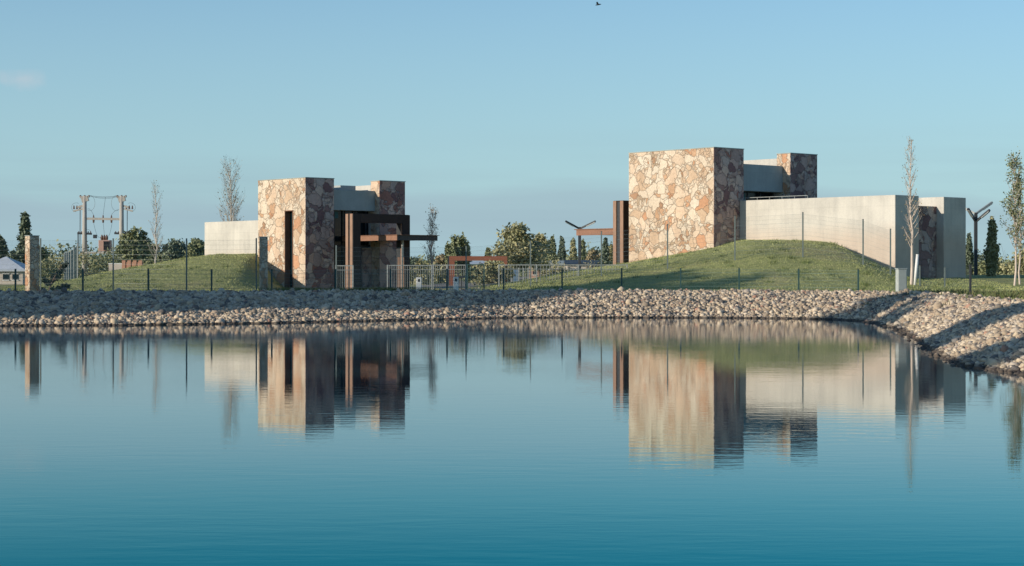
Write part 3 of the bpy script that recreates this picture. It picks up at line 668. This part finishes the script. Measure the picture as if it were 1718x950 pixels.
def cat(p, q, sag, r=.018, k=9):
    p, q = Vector(p), Vector(q); w.tube([p.lerp(q, i / k) - Vector((0, 0, sag * 4 * (i / k) * (1 - i / k))) for i in range(k + 1)], r, 3, False)
def loop(c, rx, rz, a0=0, a1=360, r=.018):
    w.tube([(c[0] + rx * math.cos(R(a0 + (a1 - a0) * i / 16)), c[1], c[2] + rz * math.sin(R(a0 + (a1 - a0) * i / 16))) for i in range(17)], r, 3, False)
cat(q_(149, 328), q_(200, 329), .15); cat(q_(149, 328, .3), q_(200, 329, .3), .35); cat(q_(149, 330, -.3), q_(200, 330, -.3), .1)
cat(q_(177, 331), q_(173, 361), .0); cat(q_(147, 350), q_(157, 361), -.2); cat(q_(200, 352), q_(187, 361), -.2)
cat(q_(157, 374), q_(171, 395), .9); cat(q_(173, 374), q_(175, 395), -.1); cat(q_(188, 374), q_(179, 395), .7)
loop(q_(151, 341), .62, .95, -120, 110); loop(q_(195, 341), .6, .95, 70, 300); loop(q_(128, 348), .6, .55, 60, 270); loop(q_(219, 348), .6, .55, -90, 120)
loop(q_(145, 389), .5, .3, 0, 180); w.build('wires', M_dark, B)

# ------------------------------------------------------------ trees
def leaves(cents, per, spread, size, droop=0):
    """leaf quads scattered round clump centres; returns verts, faces, tone"""
    cents = np.asarray(cents, float); N = len(cents) * per
    c = np.repeat(cents, per, 0); sp_ = np.asarray(spread, float)
    off = rng.normal(0, 1, (N, 3)) * sp_; off[:, 2] -= droop * np.abs(rng.normal(0, 1, N))
    c = c + off; a = rng.normal(size=(N, 3)); a /= np.linalg.norm(a, axis=1, keepdims=True)
    b2 = np.cross(a, rng.normal(size=(N, 3))); b2 /= np.linalg.norm(b2, axis=1, keepdims=True)
    s = size * rng.uniform(.6, 1.4, (N, 1)); a = a * s; b2 = b2 * s * .6
    V = np.stack([c - a, c - b2, c + a, c + b2], 1).reshape(-1, 3)
    cl = np.repeat(rng.uniform(0, 1, len(cents)), per)
    return V, np.arange(N * 4).reshape(-1, 4), np.clip(cl * .6 + rng.uniform(0, .4, N), 0, 1)
def branchy(h, r0, nb, start, reach, up, seed, trunk_lean=(0, 0), twigs=4, thin=.35):
    rs = random.Random(seed); w = MB()
    tp = [Vector((trunk_lean[0] * (i / 8) ** 1.3 + rs.uniform(-1, 1) * .012 * h * (i > 0), trunk_lean[1] * i / 8, h * i / 8)) for i in range(9)]
    w.tube(tp, [r0 * (1 - i / 8.6) ** .9 for i in range(9)], 7)
    tips = []
    for k in range(nb):
        f = start + (1 - start) * (k + rs.random()) / nb * .97; i = min(7, int(f * 8)); p = tp[i].lerp(tp[i+1], f * 8 - i)
        an = rs.uniform(0, 2 * math.pi); L = reach(f) * rs.uniform(.65, 1.15)
        dr = Vector((math.cos(an), math.sin(an), up * rs.uniform(.8, 1.3))).normalized(); bp = [p]
        for j in range(1, 5):
            bend = Vector((rs.uniform(-.2, .2), rs.uniform(-.2, .2), .22)); dr = (dr + bend * .6).normalized(); bp.append(bp[-1] + dr * L / 4)
        rr = max(.008, r0 * thin * (1 - f) + .006); w.tube(bp, [rr * (1 - j / 5) + .003 for j in range(5)], 4)
        for j in range(twigs):
            g2 = rs.uniform(.3, 1) * 4; jj = min(3, int(g2)); q = bp[jj].lerp(bp[jj+1], g2 - jj)
            dd = (dr + Vector((rs.uniform(-.8, .8), rs.uniform(-.8, .8), rs.uniform(-.1, .6)))).normalized(); e = q + dd * L * rs.uniform(.15, .4)
            w.tube([q, e], [max(.004, rr * .4), .003], 3); tips.append(e); tips.append(q)
        tips.append(bp[-1])
    return w, tips
def tree(name, px, d, ztop, label, cat, kind, m_leaf, bark=None, zb=None, group=None, width=1.0, dens=1.0, leaf=.10, seed=0):
    x = PX(px, d) if px is not None else kind[1][0]
    if isinstance(kind, tuple): kind, (x, _) = kind
    zb = gz(x, d) - .05 if zb is None else zb; H = ztop - zb; bark = bark or M_bark
    B = empty(name, (x, d, zb), 0, label, cat, group); rs = np.random.default_rng(seed + 11); rr = random.Random(seed)
    if kind == 'round':
        w, tips = branchy(H * .82, H * .03, 18, .22, lambda f: width * (.9 - .35 * f), .8, seed, twigs=3, thin=.5)
        k = int(46 * dens); c = []
        while len(c) < k:
            q = rs.uniform(-1, 1, 3)
            if .35 < (q ** 2).sum() < 1 + .25 * rs.random(): c.append((q[0] * width * (1.05 - .25 * q[2]), q[1] * width, H * .60 + q[2] * H * .36))
        c += [tuple(t_) for t_ in tips if rr.random() < .35]
        V, Fq, tn = leaves(c, 40, (.17 * width, .17 * width, .13 * width), leaf)
    elif kind == 'cone':      # cypress, narrow poplar
        w, tips = branchy(H * .9, H * .022, 12, .1, lambda f: width * .5 * (1.1 - f), 2.2, seed, twigs=1)
        k = int(60 * dens); c = []
        for i in range(k):
            f = .06 + .94 * (i + rs.random()) / k; rad = width * min(1, 1.5 * f + .35) * (1 - f) ** .62; an = rs.uniform(0, 6.28); rd = rad * math.sqrt(rs.uniform(.25, 1)) * rs.uniform(.75, 1.15)
            c.append((rd * math.cos(an), rd * math.sin(an), f * H * .98))
        V, Fq, tn = leaves(c, 40, (.13 * width, .13 * width, .035 * H), leaf)
    elif kind == 'willow':
        w, tips = branchy(H * .8, H * .035, 14, .3, lambda f: width * .8, .9, seed, twigs=2, thin=.5)
        c = []
        for i in range(int(26 * dens)):
            an = rs.uniform(0, 6.28); rd = width * math.sqrt(rs.random()); zt = H * (1 - .28 * (rd / width) ** 2) * rs.uniform(.88, 1.0); Ld = H * rs.uniform(.25, .6)
            for j in range(7): c.append((rd * math.cos(an) + .02 * j, rd * math.sin(an), zt - Ld * j / 6))
        V, Fq, tn = leaves(c, 22, (.075 * width, .075 * width, .04 * H), leaf)
    elif kind == 'bare':
        w, tips = branchy(H, H * .0105, int(60 * dens), .25, lambda f: width * 2.1 * (1.0 - .5 * f), 1.5, seed, twigs=8, thin=.22)
        c = [tuple(t_) for t_ in tips if rr.random() < .25]
        V, Fq, tn = leaves(c, 1, (.12, .12, .12), leaf)
    elif kind == 'young':
        w, tips = branchy(H * .98, H * .009, int(40 * dens), .28, lambda f: width * 1.5 * (1.05 - .7 * f), 1.3, seed, twigs=4, thin=.25)
        c = [tuple(t_) for t_ in tips if rr.random() < .6]
        V, Fq, tn = leaves(c, 6, (.09, .09, .09), leaf)
    elif kind == 'shrub':
        w, tips = branchy(H * .7, H * .03, 9, .05, lambda f: width * .7, .9, seed, twigs=2)
        k = int(34 * dens); c = []
        for i in range(k):
            an = rs.uniform(0, 6.28); rd = width * math.sqrt(rs.random()); c.append((rd * math.cos(an), rd * math.sin(an) * .7, H * rs.uniform(.08, 1) * (1 - .45 * (rd / width) ** 2)))
        V, Fq, tn = leaves(c, 34, (.12 * width, .12 * width, .09 * H), leaf)
    w.build('trunk', bark, B)
    npmesh('crown', V, Fq, m_leaf, B, tn)
    return B
FG = 'far trees along the horizon'
tree('conifer_tree', 0, 210, PZ(398, 210), 'dark dense tree cut off by the left edge of the photo', 'tree', 'cone', L_dark, group=FG, width=1.3, leaf=.2, seed=1, dens=1.4)
tree('poplar_tree', 42, 200, PZ(360, 200), 'tall dark narrow poplar rising behind the lone stone pillar', 'tree', 'cone', L_dark, group=FG, width=1.15, leaf=.17, seed=2, dens=2)
tree('leafy_tree', 27, 195, PZ(418, 195), 'low dark bushy tree left of the narrow dark poplar', 'tree', 'round', L_dark, group=FG, width=1.0, leaf=.16, seed=3)
tree('leafy_tree', 62, 205, PZ(414, 205), 'low bushy tree right of the narrow dark poplar', 'tree', 'round', L_mid, group=FG, width=1.3, leaf=.16, seed=4)
tree('leafy_tree', 225, 215, PZ(384, 215), 'round green tree just right of the power frame', 'tree', 'round', L_mid, group=FG, width=1.7, leaf=.19, seed=5, dens=1.7)
tree('leafy_tree', 252, 230, PZ(408, 230), 'smaller olive tree right of the round green tree beyond the mound', 'tree', 'round', L_mid, group=FG, width=1.6, leaf=.18, seed=6)
tree('leafy_tree', 294, 230, PZ(403, 230), 'dark tree seen between the bare tree and the concrete wall', 'tree', 'round', L_dark, group=FG, width=2.0, leaf=.2, seed=7, dens=1.3)
tree('leafy_tree', 331, 170, PZ(394, 170), 'green tree touching the left end of the concrete wall', 'tree', 'round', L_mid, group=FG, width=.95, leaf=.13, seed=8)
tree('poplar_tree', 262, 150, PZ(312, 150), 'thin bare whitish poplar standing behind the left mound', 'tree', 'bare', L_autumn, M_bark_pale, group='bare poplars', width=.75, leaf=.045, seed=9, dens=.8)
tree('poplar_tree', 387, 135, PZ(284, 135), 'bare poplar with a few leaves rising behind the left concrete wall', 'tree', 'bare', L_autumn, M_bark_pale, group='bare poplars', width=1.15, leaf=.06, seed=10, dens=1.5)
tree('poplar_tree', 725, 118, PZ(354, 118), 'bare poplar with pale pink trunk right of the left gatehouse', 'tree', 'bare', L_autumn, M_bark_pink, group='bare poplars', width=.55, leaf=.05, seed=12, dens=1.3)
tree('poplar_tree', 1529, 92, PZ(236, 92), 'thin bare tree leaning in front of the concrete wall end', 'tree', 'bare', L_autumn, M_bark_pink, group='bare poplars', width=.50, leaf=.04, seed=13, dens=.9)
tree('willow_tree', 768, 160, PZ(393, 160), 'weeping willow behind the orange steel portal', 'tree', 'willow', L_mid, group=FG, width=1.05, leaf=.12, seed=14, dens=1.2)
tree('leafy_tree', 868, 165, PZ(376, 165), 'large olive green tree between the two gatehouses', 'tree', 'round', L_olive, group=FG, width=1.9, leaf=.15, seed=15, dens=1.7)
tree('leafy_tree', 905, 185, PZ(393, 185), 'olive tree partly behind the right side of the large tree', 'tree', 'round', L_olive, group=FG, width=1.1, leaf=.14, seed=16)
for i, (px, top, lab) in enumerate(((927, 399, 'first narrow poplar right of the large olive tree'), (943, 400, 'dark narrow poplar in the gap left of the V shaped lamp'), (962, 403, 'pale narrow poplar just left of the V shaped lamp'), (978, 405, 'narrow poplar right behind the V shaped lamp post'), (1016, 402, 'narrow poplar under the right canopy, left of the portal'), (1025, 412, 'short narrow poplar against the right rusty portal'))):
    tree('poplar_tree', px, 240, PZ(top, 240), lab, 'tree', 'cone', (L_mid, L_dark, L_olive)[i % 3], group=FG, width=.75, leaf=.16, seed=20 + i, dens=1.1)
tree('palm_tree', 739, 190, PZ(425, 190), 'small shaggy tree right of the pale poplar trunk', 'tree', 'round', L_autumn, group=FG, width=.6, leaf=.14, seed=30)
tree('leafy_tree', 695, 210, PZ(432, 210), 'small dark tree just right of the left portal', 'tree', 'round', L_dark, group=FG, width=1.0, leaf=.14, seed=31)
tree('leafy_tree', 819, 260, PZ(417, 260), 'small treetop above the orange steel beam', 'tree', 'cone', L_mid, group=FG, width=.8, leaf=.18, seed=32)
tree('leafy_tree', 995, 200, PZ(420, 200), 'reddish brown tree below the right canopy', 'tree', 'round', L_autumn, group=FG, width=.8, leaf=.15, seed=33)
tree('cypress_tree', 1664, 112, PZ(368, 112), 'narrow green cypress right of the street lamp', 'tree', 'cone', L_olive, group=FG, width=.52, leaf=.09, seed=34, dens=2)
tree('cypress_tree', 1626, 150, PZ(394, 150), 'dark cypress between the concrete wall and the street lamp', 'tree', 'cone', L_dark, group=FG, width=.45, leaf=.1, seed=35, dens=1.3)
tree('young_poplar', 1702, 95, PZ(262, 95), 'slim young poplar with green leaves, nearest the right edge', 'tree', 'young', L_mid, M_bark_pink, group='young poplars', width=1.0, leaf=.055, seed=36, dens=1.5)
tree('young_poplar', 1711, 97, PZ(300, 97), 'shorter slim poplar partly cut off by the right edge', 'tree', 'young', L_mid, M_bark_pink, group='young poplars', width=.6, leaf=.055, seed=37)
# shrubs
SG = 'shrubs along the far fences'
for i, (px, d, top, wd, m_, lab) in enumerate((
    (95, 190, 428, 2.0, L_olive, 'wide olive shrub beyond the fence, right of the stone pillar'), (150, 200, 418, 2.4, L_olive, 'shrub under the left pole of the power frame'),
    (182, 195, 424, 2.2, L_mid, 'shrub below the transformer'), (268, 190, 424, 1.8, L_mid, 'low shrub at the foot of the bare whitish poplar'),
    (700, 150, 440, 1.2, L_olive, 'yellowish shrub behind the grey railing near the left portal'), (735, 165, 440, 1.3, L_olive, 'shrub behind the pale poplar trunk'),
    (828, 130, 438, 1.3, L_olive, 'rounded shrub inside the orange steel portal'), (800, 170, 446, 1.2, L_mid, 'low shrub behind the teal gate leaf'),
    (1690, 150, 428, 2.4, L_mid, 'wide shrub behind the young poplars'), (1648, 160, 424, 1.6, L_dark, 'dark shrub behind the narrow cypress'), (1720, 140, 420, 1.6, L_olive, 'shrub at the right edge of the photo'),
    (930, 190, 436, 1.6, L_olive, 'shrub under the first narrow poplar'), (1000, 190, 436, 2.0, L_olive, 'shrub behind the foot of the V shaped lamp'), (60, 185, 436, 2.0, L_mid, 'shrub behind the lone stone pillar'))):
    tree('shrub', px, d, PZ(top, d), lab, 'shrub', 'shrub', m_, group=SG, width=wd, leaf=.12, seed=50 + i, dens=1.3)
# far wooded belt that reads as one mass
c = []
for i in range(1500):
    x = rng.uniform(-140, 150); y = rng.uniform(330, 380); c.append((x, y, .9 + rng.uniform(0, 1) ** 1.3 * (3.6 + 1.5 * math.sin(x * .13) + 1.0 * math.sin(x * .37 + 1))))
V, Fq, tn = leaves(c, 46, (1.3, 1.0, .55), .30)
tag(npmesh('woodland', V, Fq, L_mid, tone=tn), 'distant belt of low trees along the whole horizon', 'trees', kind='stuff')

# dark cedar sapling leaning beside the pillar
x, y, z = G(86, 92); B = empty('cedar_sapling', (x, y, z), 0, 'dark leaning cedar sapling with raised arms beside the stone pillar', 'sapling')
tp = [(-.2, 0, -.05), (0, 0, .5), (.25, 0, 1.0), (.55, 0, 1.45)]; w = MB().tube(tp, [.04, .035, .025, .01], 6); c = []
for (a_, b_) in (((-.2, 0, .1), (-.75, 0, .30)), ((-.1, 0, .15), (.8, 0, .40)), ((0, 0, .5), (.1, .3, .95)), ((.1, 0, .6), (.75, 0, 1.5)), ((0, 0, .4), (-.4, .1, .7)), ((-.1, 0, .1), (.4, -.2, .2))):
    w.tube([a_, b_], [.02, .006], 4); c += [tuple(Vector(a_).lerp(Vector(b_), t_ / 7)) for t_ in range(2, 8)]
w.build('trunk', M_bark, B); V, Fq, tn = leaves(c, 40, (.06, .06, .05), .075); npmesh('crown', V, Fq, L_black, B, tn)

# ------------------------------------------------------------ far structures
def house(name, label, px0, px1, d, eave, ridge, m_wall, m_roof, depth=6, zb=.8, hip=False, wins=(), door=None, cat='house', over=.3):
    x0, x1 = PX(px0, d), PX(px1, d); w_ = x1 - x0; B = empty(name, (x0, d, zb), 0, label, cat, 'low houses beyond the fences'); ze = PZ(eave, d) - zb; zr = PZ(ridge, d) - zb
    MB().box(0, w_, 0, depth, 0, ze).build('wall', m_wall, B)
    o_ = over; r_ = MB(); a = (-o_, -o_, ze); b2 = (w_ + o_, -o_, ze); c_ = (w_ + o_, depth + o_, ze); e = (-o_, depth + o_, ze)
    k = min(w_, depth) / 2 if hip else 0
    p = (k if hip else -o_, depth / 2, zr); q = (w_ - k if hip else w_ + o_, depth / 2, zr)
    if hip and w_ <= depth: p = q = (w_ / 2, depth / 2, zr)
    r_.v = [a, b2, c_, e, p, q, *( (v_[0], v_[1], v_[2] - .12) for v_ in (a, b2, c_, e))]
    r_.f = [(0, 1, 5, 4), (2, 3, 4, 5), (1, 2, 5), (3, 0, 4), (9, 8, 7, 6), (6, 7, 1, 0), (7, 8, 2, 1), (8, 9, 3, 2), (9, 6, 0, 3)]
    r_.build('roof', m_roof, B)
    for (u0, u1, z0_, z1_) in wins:
        wi = MB().box(u0 * w_, u1 * w_, -.06, -.002, z0_, z1_).build('window', M_glass, B); MB().box(u0 * w_ - .06, u1 * w_ + .06, -.08, -.062, z1_, z1_ + .07).box(u0 * w_ - .06, u1 * w_ + .06, -.08, -.062, z0_ - .07, z0_).build('frame', M_white, wi)
    if door: MB().box(door[0] * w_, door[1] * w_, -.06, -.002, .05, door[2]).build('door', M_blue, B)
house('pavilion', 'pale roofed pavilion at the left edge behind the fence', -40, 38, 150, 453, 430, M_plaster, M_tin, 4, hip=True, wins=((.58, .70, .5, .95), (.78, .9, .5, .95)), cat='pavilion')
house('low_house', 'low pink walled house behind the orange portal and the big tree', 889, 907, 205, 441, 436, M_pink, M_tin, 5, wins=((.3, .6, .8, 1.5),))
house('low_house', 'low grey walled house between the narrow poplars', 912, 952, 200, 442, 437, M_plaster, M_conc_grey, 5, wins=((.2, .35, .7, 1.3), (.6, .75, .7, 1.3)))
house('low_house', 'long low house with a dark roof under the right canopy', 953, 1004, 190, 443, 436, M_plaster, M_dark, 6, wins=((.12, .22, .6, 1.3), (.4, .5, .6, 1.3), (.7, .8, .6, 1.3)))
house('low_house', 'small reddish house seen inside the orange portal', 790, 812, 230, 443, 438, M_pink, M_tin, 5, wins=((.2, .35, .8, 1.5), (.6, .75, .8, 1.5)))
# gate with blue leaves
d = 140; x0 = PX(851, d); B = empty('metal_gate', (x0, d, .85), 0, 'blue grey metal gate between posts at the foot of the large tree', 'gate')
MB().box(.35, PX(870, d) - x0, -.03, .03, .1, 1.25).build('leaf', M_blue, B)
for q in (.0, .35, PX(870, d) - x0, PX(878, d) - x0, PX(886, d) - x0): MB().box(q - .05, q + .05, -.06, .06, 0, 1.4).build('post', M_galv, B)
# low walls behind the left mound
d = 150
B = empty('brick_wall', (PX(205, d), d, 1.0), 0, 'low orange brick wall with gaps, behind the left mound', 'wall')
for i in range(4): MB().box(i * .45, i * .45 + .28, -.15, .15, 0, PZ(437, d) - 1.0).build('brick_pier', M_brick, B)
MB().box(0, 1.7, -.1, .1, 0, PZ(440, d) - 1).build('plinth', M_brick, B)
B = empty('white_wall', (PX(165, d), d + 4, .9), 0, 'low pale plastered wall below the transformer, behind the mound', 'wall')
MB().box(0, 1.15, -.1, .1, 0, PZ(443, d) - .9).build('panel', M_plaster, B); MB().box(-.03, 1.18, -.13, .13, PZ(443, d) - .899, PZ(441.5, d) - .9).build('coping', M_white, B)
# orange steel portal in the distance
d = 135; x0 = PX(754, d); x1 = PX(851, d); zt = PZ(430, d) - .85
B = empty('steel_portal', (x0, d, .85), 0, 'bright orange rusted steel portal standing between the gatehouses', 'portal')
MB().box(.0, .38, -.2, .2, 0, zt).build('post', M_rust_bright, B); MB().box(x1 - x0 - .28, x1 - x0, -.2, .2, 0, zt).build('post', M_rust_bright, B)
MB().box(.38, x1 - x0 - .28, -.2, .2, zt - .33, zt).build('beam', M_rust_bright, B); MB().box(-.12, -.001, -.2, .2, 0, zt).build('side_plate', M_dark, B)

# bird
d = 90; B = empty('bird', (PX(1003, d), d, PZ(8, d)), 0, 'tiny dark bird flying high near the top of the sky', 'bird')
w = MB(); w.tube([(-.12, 0, -.03), (-.05, 0, -.01), (.05, 0, .01), (.13, 0, .02), (.17, 0, .02)], [.008, .03, .035, .02, .004], 6)
w.poly([(-.03, 0, .02), (.05, 0, .02), (-.02, .28, .10), (-.10, .25, .09)]); w.poly([(-.03, 0, .015), (-.1, -.25, .09), (-.02, -.28, .10), (.05, 0, .015)]); w.build('body', M_dark, B)

# ------------------------------------------------------------ tall trees on the left shore, outside the frame, that shade parts of the bank
SH = 'tall trees on the left shore'
def shore(x, y, H, kind, wd, seed, lab, dens=2.6):
    B = tree('shore_tree', None, y, gz(x, y) + H, lab, 'tree', (kind, (x, y)), L_mid, group=SH, width=wd, leaf=.34, seed=seed, dens=dens); return B
SHORE = [(-46, 61.5, 14, 'round', 3.0, 'broad leafy tree on the far end of the left shore'), (-44, 58, 12.5, 'round', 2.2, 'broad tree at the bend of the left shore'),
         (-45, 66, 11.5, 'round', 2.4, 'leafy tree farthest along the left shore'), (-53, 62, 15, 'round', 3.2, 'big leafy tree set back from the left shore'),
         (-50, 63.3, 17, 'round', 3.2, 'large tree between the farthest ones of the left shore'),
         (-47, 60.0, 17, 'round', 3.0, 'large tree standing just behind the broad tree at the bend of the left shore'),
         (-40.5, 44.5, 17, 'round', 2.6, 'tallest upright tree at the middle of the left shore'), (-41, 39, 16, 'round', 2.6, 'second upright tree at the middle of the left shore'), (-40.5, 34.3, 14.5, 'round', 2.2, 'third and shortest upright tree at the middle of the left shore'),
         (-41, 20.5, 16.5, 'round', 2.6, 'upright tree on the near half of the left shore'), (-42, 10.5, 14.2, 'round', 2.3, 'upright tree nearest the camera on the left shore')]
SHORE = [(x, y, H * 1.2, kd, wd, lab) for x, y, H, kd, wd, lab in SHORE]
for i, (x, y, H, kd, wd, lab) in enumerate(SHORE): shore(x, y, H, kd, wd, 80 + i, lab)
